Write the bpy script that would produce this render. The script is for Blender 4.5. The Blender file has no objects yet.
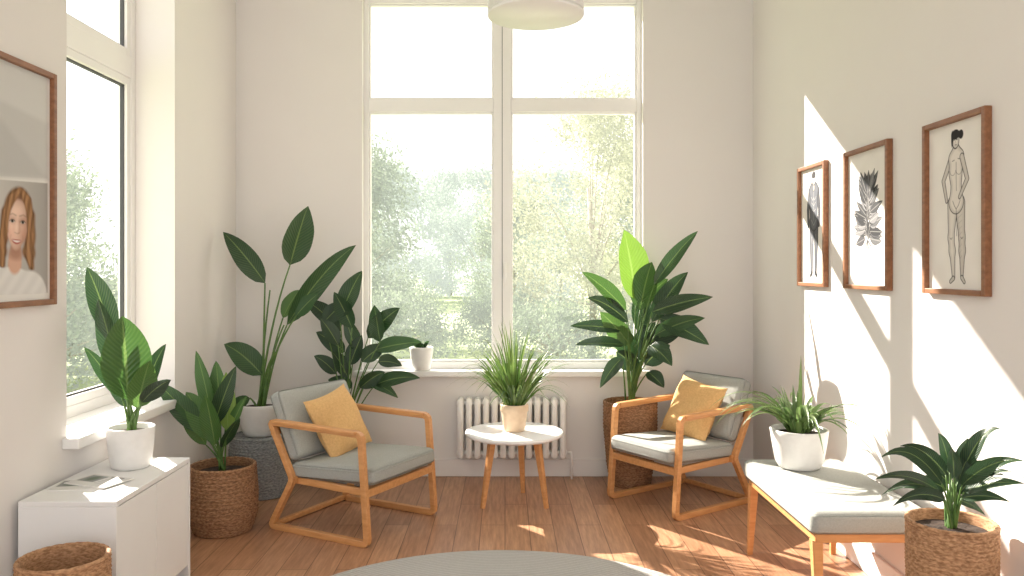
import bpy, bmesh, math, random
import numpy as np
from mathutils import Vector, Matrix, Euler
random.seed(7)
R=random.random
def U(a,b): return a+(b-a)*random.random()
sc=bpy.context.scene
H=1.5; F=800.0; CX=505.0; CY=268.0; CAMY=-5.77
XL=-1.94; XR=1.79
def P(px,py,d): return Vector(((px-CX)*d/F, d+CAMY, H-(py-CY)*d/F))

# ---------------- materials ----------------
def nt(name):
    m=bpy.data.materials.new(name); m.use_nodes=True
    t=m.node_tree; t.nodes.clear()
    o=t.nodes.new('ShaderNodeOutputMaterial'); b=t.nodes.new('ShaderNodeBsdfPrincipled')
    t.links.new(b.outputs[0],o.inputs[0]); return m,t,b,o
def C(c): return (c[0],c[1],c[2],1)
def mat(name,col,rough=.5,col2=None,scale=20,bump=0,bscale=None,metal=0,stretch=None,sheen=0,bdist=.004):
    m,t,b,o=nt(name); N=t.nodes.new; L=t.links.new
    b.inputs['Roughness'].default_value=rough; b.inputs['Metallic'].default_value=metal
    if sheen: b.inputs['Sheen Weight'].default_value=sheen
    tc=N('ShaderNodeTexCoord'); mp=N('ShaderNodeMapping'); L(tc.outputs['Object'],mp.inputs[0])
    if stretch: mp.inputs['Scale'].default_value=stretch
    n=N('ShaderNodeTexNoise'); n.inputs['Scale'].default_value=scale; n.inputs['Detail'].default_value=5
    L(mp.outputs[0],n.inputs['Vector'])
    r=N('ShaderNodeValToRGB'); c2=col2 or tuple(x*.93 for x in col)
    r.color_ramp.elements[0].position=.3; r.color_ramp.elements[1].position=.7
    r.color_ramp.elements[0].color=C(c2); r.color_ramp.elements[1].color=C(col)
    L(n.outputs['Fac'],r.inputs[0]); L(r.outputs[0],b.inputs['Base Color'])
    if bump:
        n2=N('ShaderNodeTexNoise'); n2.inputs['Scale'].default_value=bscale or scale*5; L(mp.outputs[0],n2.inputs['Vector'])
        bp=N('ShaderNodeBump'); bp.inputs['Strength'].default_value=bump; bp.inputs['Distance'].default_value=bdist
        L(n2.outputs['Fac'],bp.inputs['Height']); L(bp.outputs[0],b.inputs['Normal'])
    return m
def leafmat(name,dark,light,rough=.30,trans=.25,rib=(.35,.5,.15),emit=0,veins=True,haze=(.93,.95,.90)):
    m,t,b,o=nt(name); N=t.nodes.new; L=t.links.new
    b.inputs['Roughness'].default_value=rough
    g=N('ShaderNodeNewGeometry'); mix=N('ShaderNodeMix'); mix.data_type='RGBA'
    mix.inputs[6].default_value=C(dark); mix.inputs[7].default_value=C(light)
    L(g.outputs['Random Per Island'],mix.inputs[0])
    last=mix.outputs[2]
    if veins:
        uv=N('ShaderNodeUVMap'); sp=N('ShaderNodeSeparateXYZ'); L(uv.outputs[0],sp.inputs[0])
        a=N('ShaderNodeMath'); a.operation='SUBTRACT'; a.inputs[1].default_value=.5; L(sp.outputs[0],a.inputs[0])
        ab=N('ShaderNodeMath'); ab.operation='ABSOLUTE'; L(a.outputs[0],ab.inputs[0])
        lt=N('ShaderNodeMath'); lt.operation='LESS_THAN'; lt.inputs[1].default_value=.028; L(ab.outputs[0],lt.inputs[0])
        s1=N('ShaderNodeMath'); s1.operation='MULTIPLY_ADD'; s1.inputs[1].default_value=-.5; L(ab.outputs[0],s1.inputs[0]); L(sp.outputs[1],s1.inputs[2])
        s2=N('ShaderNodeMath'); s2.operation='MULTIPLY'; s2.inputs[1].default_value=110; L(s1.outputs[0],s2.inputs[0])
        s3=N('ShaderNodeMath'); s3.operation='SINE'; L(s2.outputs[0],s3.inputs[0])
        s4=N('ShaderNodeMath'); s4.operation='MULTIPLY_ADD'; s4.inputs[1].default_value=.04; s4.inputs[2].default_value=.04; L(s3.outputs[0],s4.inputs[0])
        m1=N('ShaderNodeMix'); m1.data_type='RGBA'; L(s4.outputs[0],m1.inputs[0]); L(last,m1.inputs[6]); m1.inputs[7].default_value=C(rib)
        m2=N('ShaderNodeMix'); m2.data_type='RGBA'
        hf=N('ShaderNodeMath'); hf.operation='MULTIPLY'; hf.inputs[1].default_value=.35; L(lt.outputs[0],hf.inputs[0])
        L(hf.outputs[0],m2.inputs[0]); L(m1.outputs[2],m2.inputs[6]); m2.inputs[7].default_value=C(rib)
        last=m2.outputs[2]
        bp=N('ShaderNodeBump'); bp.inputs['Strength'].default_value=.35; bp.inputs['Distance'].default_value=.004
        L(s3.outputs[0],bp.inputs['Height']); L(bp.outputs[0],b.inputs['Normal'])
    L(last,b.inputs['Base Color'])
    tr=N('ShaderNodeBsdfTranslucent'); L(last,tr.inputs[0])
    ms=N('ShaderNodeMixShader'); ms.inputs[0].default_value=trans
    L(b.outputs[0],ms.inputs[1]); L(tr.outputs[0],ms.inputs[2]); L(ms.outputs[0],o.inputs[0])
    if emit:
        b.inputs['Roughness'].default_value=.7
        b.inputs['Emission Color'].default_value=C(haze); b.inputs['Emission Strength'].default_value=emit  # leaf surface glows in a haze colour, imitating hazy air outdoors
    return m
def woven(name,c1,c2):
    m,t,b,o=nt(name); N=t.nodes.new; L=t.links.new
    b.inputs['Roughness'].default_value=.8
    tc=N('ShaderNodeTexCoord'); n=N('ShaderNodeTexNoise'); n.inputs['Scale'].default_value=60; n.inputs['Detail'].default_value=4
    mp=N('ShaderNodeMapping'); mp.inputs['Scale'].default_value=(1,1,2.5); L(tc.outputs['Object'],mp.inputs[0]); L(mp.outputs[0],n.inputs['Vector'])
    r=N('ShaderNodeValToRGB'); r.color_ramp.elements[0].position=.35; r.color_ramp.elements[1].position=.65
    r.color_ramp.elements[0].color=C(c1); r.color_ramp.elements[1].color=C(c2)
    L(n.outputs['Fac'],r.inputs[0]); L(r.outputs[0],b.inputs['Base Color'])
    bp=N('ShaderNodeBump'); bp.inputs['Strength'].default_value=.5; bp.inputs['Distance'].default_value=.003
    L(n.outputs['Fac'],bp.inputs['Height']); L(bp.outputs[0],b.inputs['Normal']); return m

M={}
M['wall']=mat('wall_paint',(.80,.768,.745),.9,(.79,.758,.735),3,.05,150)
M['ceil']=mat('ceiling_paint',(.85,.84,.82),.9)
M['trim']=mat('white_trim',(.88,.87,.855),.45,(.86,.85,.835),4)
M['white']=mat('white_lacquer',(.87,.865,.855),.35,(.85,.845,.835),5)
M['ceramic']=mat('white_ceramic',(.86,.85,.83),.35,(.81,.80,.78),25,.05)
M['cream']=mat('cream_ceramic',(.80,.62,.44),.5,(.72,.54,.37),25,.1)
M['oak']=mat('oak_wood',(.70,.355,.145),.4,(.57,.265,.095),9,.06,60,stretch=(1,6,6))
M['frame']=mat('walnut_frame',(.31,.135,.06),.45,(.20,.08,.032),14,.1,60,stretch=(4,1,4))
M['fabric']=mat('grey_fabric',(.43,.44,.415),.95,(.36,.37,.345),140,.6,500)
M['mustard']=mat('mustard_fabric',(.82,.52,.23),.95,(.70,.42,.17),90,.8,260,bdist=.006)
M['soil']=mat('soil',(.05,.03,.02),1,(.02,.012,.008),60,1,80)
M['gasket']=mat('dark_gasket',(.06,.06,.065),.5)
M['wicker']=woven('wicker',(.28,.14,.065),(.56,.32,.17))
M['wicker_d']=woven('wicker_dark',(.17,.08,.035),(.40,.215,.11))
M['wickerg']=woven('grey_rope',(.18,.19,.20),(.38,.39,.39))
M['plstem']=mat('green_stem',(.11,.21,.045),.5,(.06,.13,.03),20)
M['bark']=mat('bark',(.52,.48,.42),.9,(.40,.37,.32),10)
M['gd']=leafmat('leaf_deep_green',(.013,.043,.018),(.034,.10,.03))
M['gm']=leafmat('leaf_mid_green',(.035,.105,.022),(.095,.20,.045),trans=.3)
M['gx']=leafmat('leaf_dark_green',(.009,.028,.017),(.022,.062,.03))
M['gb']=leafmat('leaf_bright_green',(.14,.27,.035),(.22,.35,.055),trans=.4)
M['gg']=leafmat('grass_green',(.05,.12,.025),(.20,.30,.08),trans=.3,veins=False)
M['gs']=leafmat('spider_green',(.045,.12,.03),(.19,.31,.09),trans=.3,rib=(.6,.65,.35))
M['t0']=leafmat('tree_foliage_near_haze_glow',(.23,.25,.15),(.44,.45,.30),trans=.35,veins=False,emit=.33,haze=(1,.985,.90))  # outdoor leaves: haze put in as emission, strongest on the far trees
M['t1']=leafmat('tree_foliage_mid_haze_glow',(.11,.15,.09),(.23,.28,.18),trans=.35,veins=False,emit=.34,haze=(.95,.96,.90))
M['t2']=leafmat('tree_foliage_far_haze_glow',(.18,.23,.18),(.27,.33,.26),trans=.3,veins=False,emit=.52)
def floormat():
    m,t,b,o=nt('oak_planks'); N=t.nodes.new; L=t.links.new
    b.inputs['Roughness'].default_value=.36
    tc=N('ShaderNodeTexCoord'); mp=N('ShaderNodeMapping'); mp.inputs['Rotation'].default_value=(0,0,math.radians(90))
    L(tc.outputs['Object'],mp.inputs[0])
    br=N('ShaderNodeTexBrick'); br.inputs['Scale'].default_value=1; br.inputs['Brick Width'].default_value=1.1; br.inputs['Row Height'].default_value=.14
    br.inputs['Mortar Size'].default_value=.0022; br.inputs['Mortar Smooth'].default_value=.1; br.offset=.37
    br.inputs['Color1'].default_value=(.57,.325,.195,1); br.inputs['Color2'].default_value=(.42,.22,.125,1); br.inputs['Mortar'].default_value=(.17,.08,.045,1)
    L(mp.outputs[0],br.inputs['Vector'])
    mp2=N('ShaderNodeMapping'); mp2.inputs['Scale'].default_value=(14,1.1,1); L(tc.outputs['Object'],mp2.inputs[0])
    n=N('ShaderNodeTexNoise'); n.inputs['Scale'].default_value=4; n.inputs['Detail'].default_value=8; n.inputs['Roughness'].default_value=.6
    L(mp2.outputs[0],n.inputs['Vector'])
    r=N('ShaderNodeValToRGB'); r.color_ramp.elements[0].position=.3; r.color_ramp.elements[1].position=.72
    r.color_ramp.elements[0].color=(.66,.60,.56,1); r.color_ramp.elements[1].color=(1.14,1.12,1.1,1)
    L(n.outputs['Fac'],r.inputs[0])
    mx=N('ShaderNodeMix'); mx.data_type='RGBA'; mx.blend_type='MULTIPLY'; mx.inputs[0].default_value=1
    L(br.outputs['Color'],mx.inputs[6]); L(r.outputs[0],mx.inputs[7]); L(mx.outputs[2],b.inputs['Base Color'])
    bp=N('ShaderNodeBump'); bp.inputs['Strength'].default_value=.25; bp.inputs['Distance'].default_value=.002; bp.invert=True
    L(br.outputs['Fac'],bp.inputs['Height']); L(bp.outputs[0],b.inputs['Normal'])
    return m
M['floor']=floormat()
def rugmat():
    m,t,b,o=nt('rug_wool'); N=t.nodes.new; L=t.links.new
    b.inputs['Roughness'].default_value=1
    tc=N('ShaderNodeTexCoord'); w=N('ShaderNodeTexWave'); w.wave_type='RINGS'; w.rings_direction='Z'; w.inputs['Scale'].default_value=14; w.inputs['Distortion'].default_value=1.5; w.inputs['Detail'].default_value=3; w.inputs['Detail Scale'].default_value=8
    L(tc.outputs['Object'],w.inputs['Vector'])
    r=N('ShaderNodeValToRGB'); r.color_ramp.elements[0].color=(.43,.42,.405,1); r.color_ramp.elements[1].color=(.53,.52,.505,1)
    L(w.outputs['Fac'],r.inputs[0]); L(r.outputs[0],b.inputs['Base Color'])
    bp=N('ShaderNodeBump'); bp.inputs['Strength'].default_value=.6; bp.inputs['Distance'].default_value=.006; L(w.outputs['Fac'],bp.inputs['Height']); L(bp.outputs[0],b.inputs['Normal'])
    return m
M['rug']=rugmat()
def glassmat():
    m,t,b,o=nt('window_glass'); N=t.nodes.new; L=t.links.new
    tr=N('ShaderNodeBsdfTransparent'); gl=N('ShaderNodeBsdfGlossy'); gl.inputs['Roughness'].default_value=.02
    ms=N('ShaderNodeMixShader'); ms.inputs[0].default_value=.04
    L(tr.outputs[0],ms.inputs[1]); L(gl.outputs[0],ms.inputs[2]); L(ms.outputs[0],o.inputs[0]); return m
M['glass']=glassmat()
def emis(name,col,s):
    m,t,b,o=nt(name); b.inputs['Base Color'].default_value=C(col); b.inputs['Emission Color'].default_value=C(col); b.inputs['Emission Strength'].default_value=s; return m
M['diff']=emis('lamp_diffuser',(.9,.89,.87),.2)
M['lawn']=mat('lawn_grass',(.46,.52,.30),1,(.38,.46,.25),1.5,.3,20)
def printmat(name,rough=.65):
    m,t,b,o=nt(name); a=t.nodes.new('ShaderNodeAttribute'); a.attribute_name='Col'; b.inputs['Roughness'].default_value=rough
    b.inputs['Specular IOR Level'].default_value=.2
    t.links.new(a.outputs['Color'],b.inputs['Base Color']); return m
M['print']=printmat('printed_artwork')
M['paper']=mat('paper',(.86,.84,.81),.8,(.84,.82,.79),6)

# ---------------- mesh builder ----------------
class MB:
    def __init__(s): s.v=[]; s.f=[]; s.m=[]; s.uv=[]; s.mats=[]; s.sm=[]
    def mi(s,k):
        if k not in s.mats: s.mats.append(k)
        return s.mats.index(k)
    def add(s,vs,fs,k,uvs=None,smooth=True):
        b=len(s.v); s.v+= [tuple(p) for p in vs]; i=s.mi(k)
        for f in fs:
            s.f.append(tuple(b+j for j in f)); s.m.append(i); s.sm.append(smooth)
            s.uv.append([uvs[j] if uvs else (0,0) for j in f])
    def build(s,name,parent=None,local=False):
        me=bpy.data.meshes.new(name)
        off=Vector((0,0,0))
        if parent is not None and not local: off=parent.location
        me.from_pydata([(x-off[0],y-off[1],z-off[2]) for x,y,z in s.v],[],s.f)
        for k in s.mats: me.materials.append(M[k])
        me.polygons.foreach_set('material_index',s.m); me.polygons.foreach_set('use_smooth',s.sm)
        uvl=me.uv_layers.new(name='UVMap'); flat=[]
        for u in s.uv:
            for a in u: flat+= [a[0],a[1]]
        uvl.data.foreach_set('uv',flat); me.update()
        o=bpy.data.objects.new(name,me); sc.collection.objects.link(o)
        if parent is not None: o.parent=parent
        return o
def empty(name,loc,rz=0):
    e=bpy.data.objects.new(name,None); e.location=loc; e.rotation_euler=(0,0,rz); e.empty_display_size=.1
    sc.collection.objects.link(e); return e
def box(mb,lo,hi,k,bev=0,mtx=None,seg=2,cuts=0,puff=0):
    bm=bmesh.new(); bmesh.ops.create_cube(bm,size=1)
    c=[(lo[i]+hi[i])/2 for i in range(3)]; s=[abs(hi[i]-lo[i]) for i in range(3)]
    bmesh.ops.scale(bm,vec=s,verts=bm.verts)
    if cuts:
        bmesh.ops.subdivide_edges(bm,edges=bm.edges[:],cuts=cuts,use_grid_fill=True)
    if bev:
        bm.normal_update()
        es=[e for e in bm.edges if len(e.link_faces)==2 and e.calc_face_angle()>.5]
        bmesh.ops.bevel(bm,geom=es,offset=bev,segments=seg,affect='EDGES',profile=.5)
    if puff:
        for v in bm.verts:
            x,y,z=(v.co[i]/(s[i]/2) for i in range(3))
            fz=(1-x*x)*(1-y*y); v.co.z+= (1 if z>0 else -.4)*puff*max(0,fz)**.6*(abs(z)>.5)
            v.co.x*=1+.02*(1-z*z); v.co.y*=1+.02*(1-z*z)
    bm.verts.index_update()
    vs=[Vector(v.co)+Vector(c) for v in bm.verts]
    if mtx: vs=[mtx@v for v in vs]
    mb.add(vs,[[v.index for v in f.verts] for f in bm.faces],k,smooth=bool(bev and seg>2)); bm.free()
def beam(mb,p,q,w,h,k,up=Vector((0,0,1)),bev=.004,w2=None,h2=None):
    p=Vector(p);q=Vector(q); t=(q-p).normalized(); s=t.cross(up)
    if s.length<1e-3: s=t.cross(Vector((1,0,0)))
    s.normalize(); n=s.cross(t).normalized(); w2=w2 or w; h2=h2 or h
    fs=[]
    def ring(c,w,h,b):
        return [c+s*a*(w/2)+n*e*(h/2) for a,e in ((-1+2*b/w,-1),(1-2*b/w,-1),(1,-1+2*b/h),(1,1-2*b/h),(1-2*b/w,1),(-1+2*b/w,1),(-1,1-2*b/h),(-1,-1+2*b/h))]
    vs=ring(p,w,h,bev)+ring(q,w2,h2,bev)
    for i in range(8): fs.append((i,(i+1)%8,8+(i+1)%8,8+i))
    fs.append(tuple(range(7,-1,-1))); fs.append(tuple(range(8,16)))
    mb.add(vs,fs,k,smooth=False)
def sweep(mb,pts,lat,w,h,k,closed=True):
    pts=[Vector(p) for p in pts]; n=len(pts); vs=[]; fs=[]; lat=Vector(lat).normalized()
    for i in range(n):
        a=pts[i-1] if (i>0 or closed) else None; c=pts[(i+1)%n] if (i<n-1 or closed) else None
        t1=(pts[i]-a).normalized() if a is not None else (c-pts[i]).normalized()
        t2=(c-pts[i]).normalized() if c is not None else t1
        n1=t1.cross(lat); n2=t2.cross(lat); m=(n1+n2).normalized(); sc_=1/max(.4,m.dot(n1))
        b=.15
        for ls,ns in ((-1+b,-1),(1-b,-1),(1,-1+b),(1,1-b),(1-b,1),(-1+b,1),(-1,1-b),(-1,-1+b)):
            vs.append(pts[i]+lat*ls*w/2+m*ns*h/2*sc_)
    N=n if closed else n-1
    for i in range(N):
        j=(i+1)%n
        for q in range(8): fs.append((i*8+q,i*8+(q+1)%8,j*8+(q+1)%8,j*8+q))
    if not closed: fs.append(tuple(range(7,-1,-1))); fs.append(tuple((n-1)*8+q for q in range(8)))
    mb.add(vs,fs,k,smooth=False)
def fillet(pts,rad,seg=4,closed=True):
    out=[];n=len(pts);pts=[Vector(p) for p in pts]
    for i in range(n):
        if not closed and i in(0,n-1): out.append(pts[i]);continue
        a=pts[i-1];b=pts[i];c=pts[(i+1)%n]
        p=b+(a-b).normalized()*rad; q=b+(c-b).normalized()*rad
        for j in range(seg+1):
            t=j/seg; out.append(p*(1-t)**2+b*2*t*(1-t)+q*t*t)
    return out
def lathe(mb,prof,c,k,seg=48,mod=None,smooth=True,caps=True):
    vs=[];fs=[]; n=len(prof)
    for i,(r,z) in enumerate(prof):
        for j in range(seg):
            a=2*math.pi*j/seg; rr=r+(mod(i,j,a) if mod else 0)
            vs.append((c[0]+rr*math.cos(a),c[1]+rr*math.sin(a),c[2]+z))
    for i in range(n-1):
        for j in range(seg):
            fs.append((i*seg+j,i*seg+(j+1)%seg,(i+1)*seg+(j+1)%seg,(i+1)*seg+j))
    if caps:
        if prof[0][0]>1e-4: fs.append(tuple(range(seg-1,-1,-1)))
        if prof[-1][0]>1e-4: fs.append(tuple((n-1)*seg+j for j in range(seg)))
    mb.add(vs,fs,k,smooth=smooth)
def disc(mb,c,r,k,seg=32,bumpy=0):
    vs=[(c[0],c[1],c[2]+bumpy)];fs=[]
    for q in (1,2):
        for j in range(seg):
            a=2*math.pi*j/seg; vs.append((c[0]+r*q/2*math.cos(a),c[1]+r*q/2*math.sin(a),c[2]+(U(0,bumpy) if q==1 else 0)))
    for j in range(seg):
        fs.append((0,1+j,1+(j+1)%seg)); fs.append((1+j,1+seg+j,1+seg+(j+1)%seg,1+(j+1)%seg))
    mb.add(vs,fs,k)
def tube(mb,pts,r0,r1,k,seg=8):
    vs=[];fs=[];n=len(pts);pts=[Vector(p) for p in pts]
    for i in range(n):
        t=(pts[min(i+1,n-1)]-pts[max(i-1,0)]).normalized(); s=t.cross(Vector((.31,.95,.1))).normalized(); u=s.cross(t)
        r=r0+(r1-r0)*i/(n-1)
        for j in range(seg):
            a=2*math.pi*j/seg; vs.append(pts[i]+(s*math.cos(a)+u*math.sin(a))*r)
    for i in range(n-1):
        for j in range(seg): fs.append((i*seg+j,i*seg+(j+1)%seg,(i+1)*seg+(j+1)%seg,(i+1)*seg+j))
    fs.append(tuple(range(seg-1,-1,-1))); fs.append(tuple((n-1)*seg+j for j in range(seg)))
    mb.add(vs,fs,k)
def bez(A,Cc,B,n): return [A*(1-t)**2+Cc*2*t*(1-t)+B*t*t for t in [i/n for i in range(n+1)]]
def leaf(mb,A,B,w,face,k,arch=.08,fold=.25,prof='broad',n=12,wav=.0,up=Vector((0,0,1))):
    A=Vector(A);B=Vector(B); L=(B-A).length; Cc=(A+B)/2+up*arch*L*2
    pts=bez(A,Cc,B,n); vs=[];uv=[];fs=[]; ph=U(0,6)
    for i,c in enumerate(pts):
        t=i/n; T=(pts[min(i+1,n)]-pts[max(i-1,0)]).normalized()
        s=T.cross(face)
        if s.length<.05: s=T.cross(Vector((.3,.2,1)))
        s.normalize(); N_=s.cross(T).normalized()
        if N_.dot(face)<0: N_=-N_
        if prof=='broad': h=math.sin(math.pi*min(1,max(0,t))**.72)**.8 if 0<t<1 else 0
        elif prof=='lance': h=math.sin(math.pi*t**.55)**1.0 if 0<t<1 else 0
        else: h=min(1,t*5+.45)*(1-t**2.2)
        h=max(h,.03 if i==0 else .012)*w/2
        for q in (-1,-.55,0,.55,1):
            wv=wav*w*math.sin(t*14+ph+(2 if q<0 else 0))*abs(q)
            vs.append(c+s*q*h+N_*(fold*abs(q)*h+wv)); uv.append((.5+q*.5,t))
    for i in range(n):
        for j in range(4): fs.append((i*5+j,i*5+j+1,(i+1)*5+j+1,(i+1)*5+j))
    for v in vs:
        if v.x>XR-.012: v.x=XR-.012
        if v.y>-.02: v.y=-.02-.02*math.tanh((v.y+.02)*5)
        if v.x<XL+.012 and not(LY0<v.y<LY1 and v.z>LZ0): v.x=XL+.012
    mb.add(vs,fs,k,uv)
def basket(mb,c,prof,rows,amp,k,strands=36,inner=True,bottom=.28):
    h=prof[-1][1]
    def rad(z):
        for (r0,z0),(r1,z1) in zip(prof,prof[1:]):
            if z<=z1:
                u=(z-z0)/(z1-z0); return r0+(r1-r0)*u
        return prof[-1][0]
    sub=4; P_=[(0.02,0.0),(rad(0)-.004,0.0)]; meta=[None,None]
    for i in range(rows*sub+1):
        z=h*i/(rows*sub); P_.append((rad(z),max(z,.001))); meta.append(i)
    def mod(i,j,a):
        if meta[i] is None: return 0
        q=meta[i]; row=q//sub; f=math.sin(math.pi*(q%sub)/sub)
        return amp*f*(.55+.45*math.cos(strands*a+math.pi*(row%2)))
    lathe(mb,P_,c,k,seg=strands*4,mod=mod,caps=False)
    R_=prof[-1][0]; rr=max(amp*1.3,.008)
    vs=[];fs=[];sg=strands*2;ns=8
    for j in range(sg):
        a=2*math.pi*j/sg
        for q in range(ns):
            b=2*math.pi*q/ns; e=rr*(1+.12*math.sin(j*2.2+q))
            vs.append((c[0]+(R_-rr*.3+e*math.cos(b))*math.cos(a),c[1]+(R_-rr*.3+e*math.cos(b))*math.sin(a),c[2]+h+e*math.sin(b)))
    for j in range(sg):
        for q in range(ns): fs.append((j*ns+q,((j+1)%sg)*ns+q,((j+1)%sg)*ns+(q+1)%ns,j*ns+(q+1)%ns))
    mb.add(vs,fs,k)
    if inner:
        ip=[(R_-.012,h)]
        m_=14
        for i in range(1,m_+1):
            z=h-(h-h*bottom)*i/m_; ip.append((rad(z)-.014-.004*(i%2),z))
        ip.append((.005,h*bottom)); lathe(mb,ip,c,k,seg=48,caps=False)
def pot(mb,c,r0,r1,h,k,round_=.3,soil=True,th=.012):
    prof=[(0.005,0),(r0*.9,0),(r0,.006)]
    for i in range(1,9):
        t=i/8; prof.append((r0+(r1-r0)*(t**(1-round_)) , .006+(h-.006)*t))
    prof+=[(r1-th*.3,h+.003),(r1-th,h),(r1-th-.002,h*.86)]
    lathe(mb,prof+[(.004,h*.85)],c,k)
    if soil: disc(mb,(c[0],c[1],c[2]+h*.87),r1-th-.003,'soil',bumpy=.012)

# ---------------- room ----------------
T=.27; ZC=3.8; YF=-6.6
def wallobj(name,boxes,k='wall'):
    mb=MB()
    for lo,hi in boxes: box(mb,lo,hi,k)
    return mb.build(name)
BX0,BX1,BZ0,BZ1=-1.03,.995,.765,3.47
LY0,LY1,LZ0,LZ1=-2.23,-1.07,.75,3.47
wallobj('wall_back',[((XL-.32,0,0),(BX0,T,ZC)),((BX1,0,0),(XR+.2,T,ZC)),((BX0,0,0),(BX1,T,BZ0)),((BX0,0,BZ1),(BX1,T,ZC))])
wallobj('wall_left',[((XL-.32,YF,0),(XL,LY0,ZC)),((XL-.32,LY1,0),(XL,0,ZC)),((XL-.32,LY0,0),(XL,LY1,LZ0)),((XL-.32,LY0,LZ1),(XL,LY1,ZC))])
wallobj('wall_right',[((XR,YF,0),(XR+.2,0,ZC))])
wallobj('ceiling',[((XL-.32,YF,ZC),(XR+.2,T,ZC+.1))],'ceil')
wallobj('floor',[((XL-.32,YF,-.1),(XR+.2,T,0))],'floor')
mb=MB(); box(mb,(XL,-.018,0),(XR,0,.125),'wall',.004); mb.build('baseboard_back')
mb=MB(); box(mb,(XL,YF,0),(XL+.018,-.02,.125),'wall',.004); mb.build('baseboard_left')
mb=MB(); box(mb,(XR-.018,YF,0),(XR,-.02,.125),'trim',.004); mb.build('baseboard_right')

# back window
w=empty('window_1',(0,.1,BZ0)); mb=MB(); g=MB()
y0,y1=.07,.14
def bar(x0,x1,z0,z1,ya=y0,yb=y1,k='trim'): box(mb,(x0,ya,z0),(x1,yb,z1),k,.004)
fw_=.034
bar(BX0,BX0+fw_,BZ0,BZ1); bar(BX1-fw_,BX1,BZ0,BZ1); bar(BX0+fw_,BX1-fw_,BZ1-.04,BZ1); bar(BX0+fw_,BX1-fw_,BZ0,BZ0+.05)
bar(-.085,.045,BZ0+.05,BZ1-.04); bar(BX0+fw_,-.085,2.64,2.735); bar(.045,BX1-fw_,2.64,2.735)
for (a,b) in ((BX0+fw_,-.085),(.045,BX1-fw_)):
    for (c_,d_) in ((BZ0+.05,2.64),(2.735,BZ1-.04)):
        q=.013
        bar(a,a+q,c_,d_,y0+.015,y1-.01); bar(b-q,b,c_,d_,y0+.015,y1-.01); bar(a+q,b-q,d_-q,d_,y0+.015,y1-.01); bar(a+q,b-q,c_,c_+q,y0+.015,y1-.01)
        g.add([(a,.105,c_),(b,.105,c_),(b,.105,d_),(a,.105,d_)],[(0,1,2,3)],'glass',smooth=False)
box(mb,(-.0225,y0-.002,BZ0+.06),(-.0185,y0+.002,BZ1-.05),'gasket')
box(mb,(-.012,y0-.03,1.42),(.012,y0,1.54),'trim',.004); box(mb,(-.008,y0-.04,1.44),(.006,y0-.028,1.36),'trim',.003)
mb.build('window_frame',w); g.build('window_pane',w)
mb=MB(); box(mb,(BX0-.05,-.085,BZ0-.04),(BX1+.05,.0,BZ0+.001),'trim',.006,seg=3); box(mb,(BX0,0,BZ0-.0),(BX1,.069,BZ0+.001),'trim'); mb.build('trim_sill_back')
# left window
w=empty('window_2',(XL-.25,-1.65,LZ0)); mb=MB(); g=MB()
xa,xb=XL-.30,XL-.23
def barL(ya,yb,z0,z1,a=xa,b=xb,k='trim'): box(mb,(a,ya,z0),(b,yb,z1),k,.004)
barL(LY0,LY0+.06,LZ0,LZ1); barL(LY1-.05,LY1,LZ0,LZ1); barL(LY0+.06,LY1-.05,LZ0,LZ0+.06); barL(LY0+.06,LY1-.05,LZ1-.06,LZ1); barL(LY0+.06,LY1-.05,2.6,2.72)
for (z0,z1) in ((LZ0+.06,2.6),(2.72,LZ1-.06)):
    a,b=LY0+.06,LY1-.05; s=.045
    barL(a,a+s,z0,z1,xa+.01,xb-.005); barL(b-s,b,z0,z1,xa+.01,xb-.005); barL(a+s,b-s,z0,z0+s,xa+.01,xb-.005); barL(a+s,b-s,z1-s,z1,xa+.01,xb-.005)
    q=.01
    for (p0,p1,r0,r1) in ((a+s,a+s+q,z0+s,z1-s),(b-s-q,b-s,z0+s,z1-s),(a+s,b-s,z0+s,z0+s+q),(a+s,b-s,z1-s-q,z1-s)):
        box(mb,(xa+.028,p0,r0),(xb-.022,p1,r1),'gasket')
    g.add([(xa+.035,a,z0),(xa+.035,b,z0),(xa+.035,b,z1),(xa+.035,a,z1)],[(0,1,2,3)],'glass',smooth=False)
mb.build('window_frame_side',w); g.build('window_pane_side',w)
mb=MB(); box(mb,(XL-.23,LY0+.001,LZ0-.001),(XL,LY1-.001,LZ0+.003),'trim'); box(mb,(XL,LY0-.04,LZ0-.045),(XL+.075,LY1+.03,LZ0+.003),'trim',.006,seg=3); mb.build('trim_sill_left')

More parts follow.
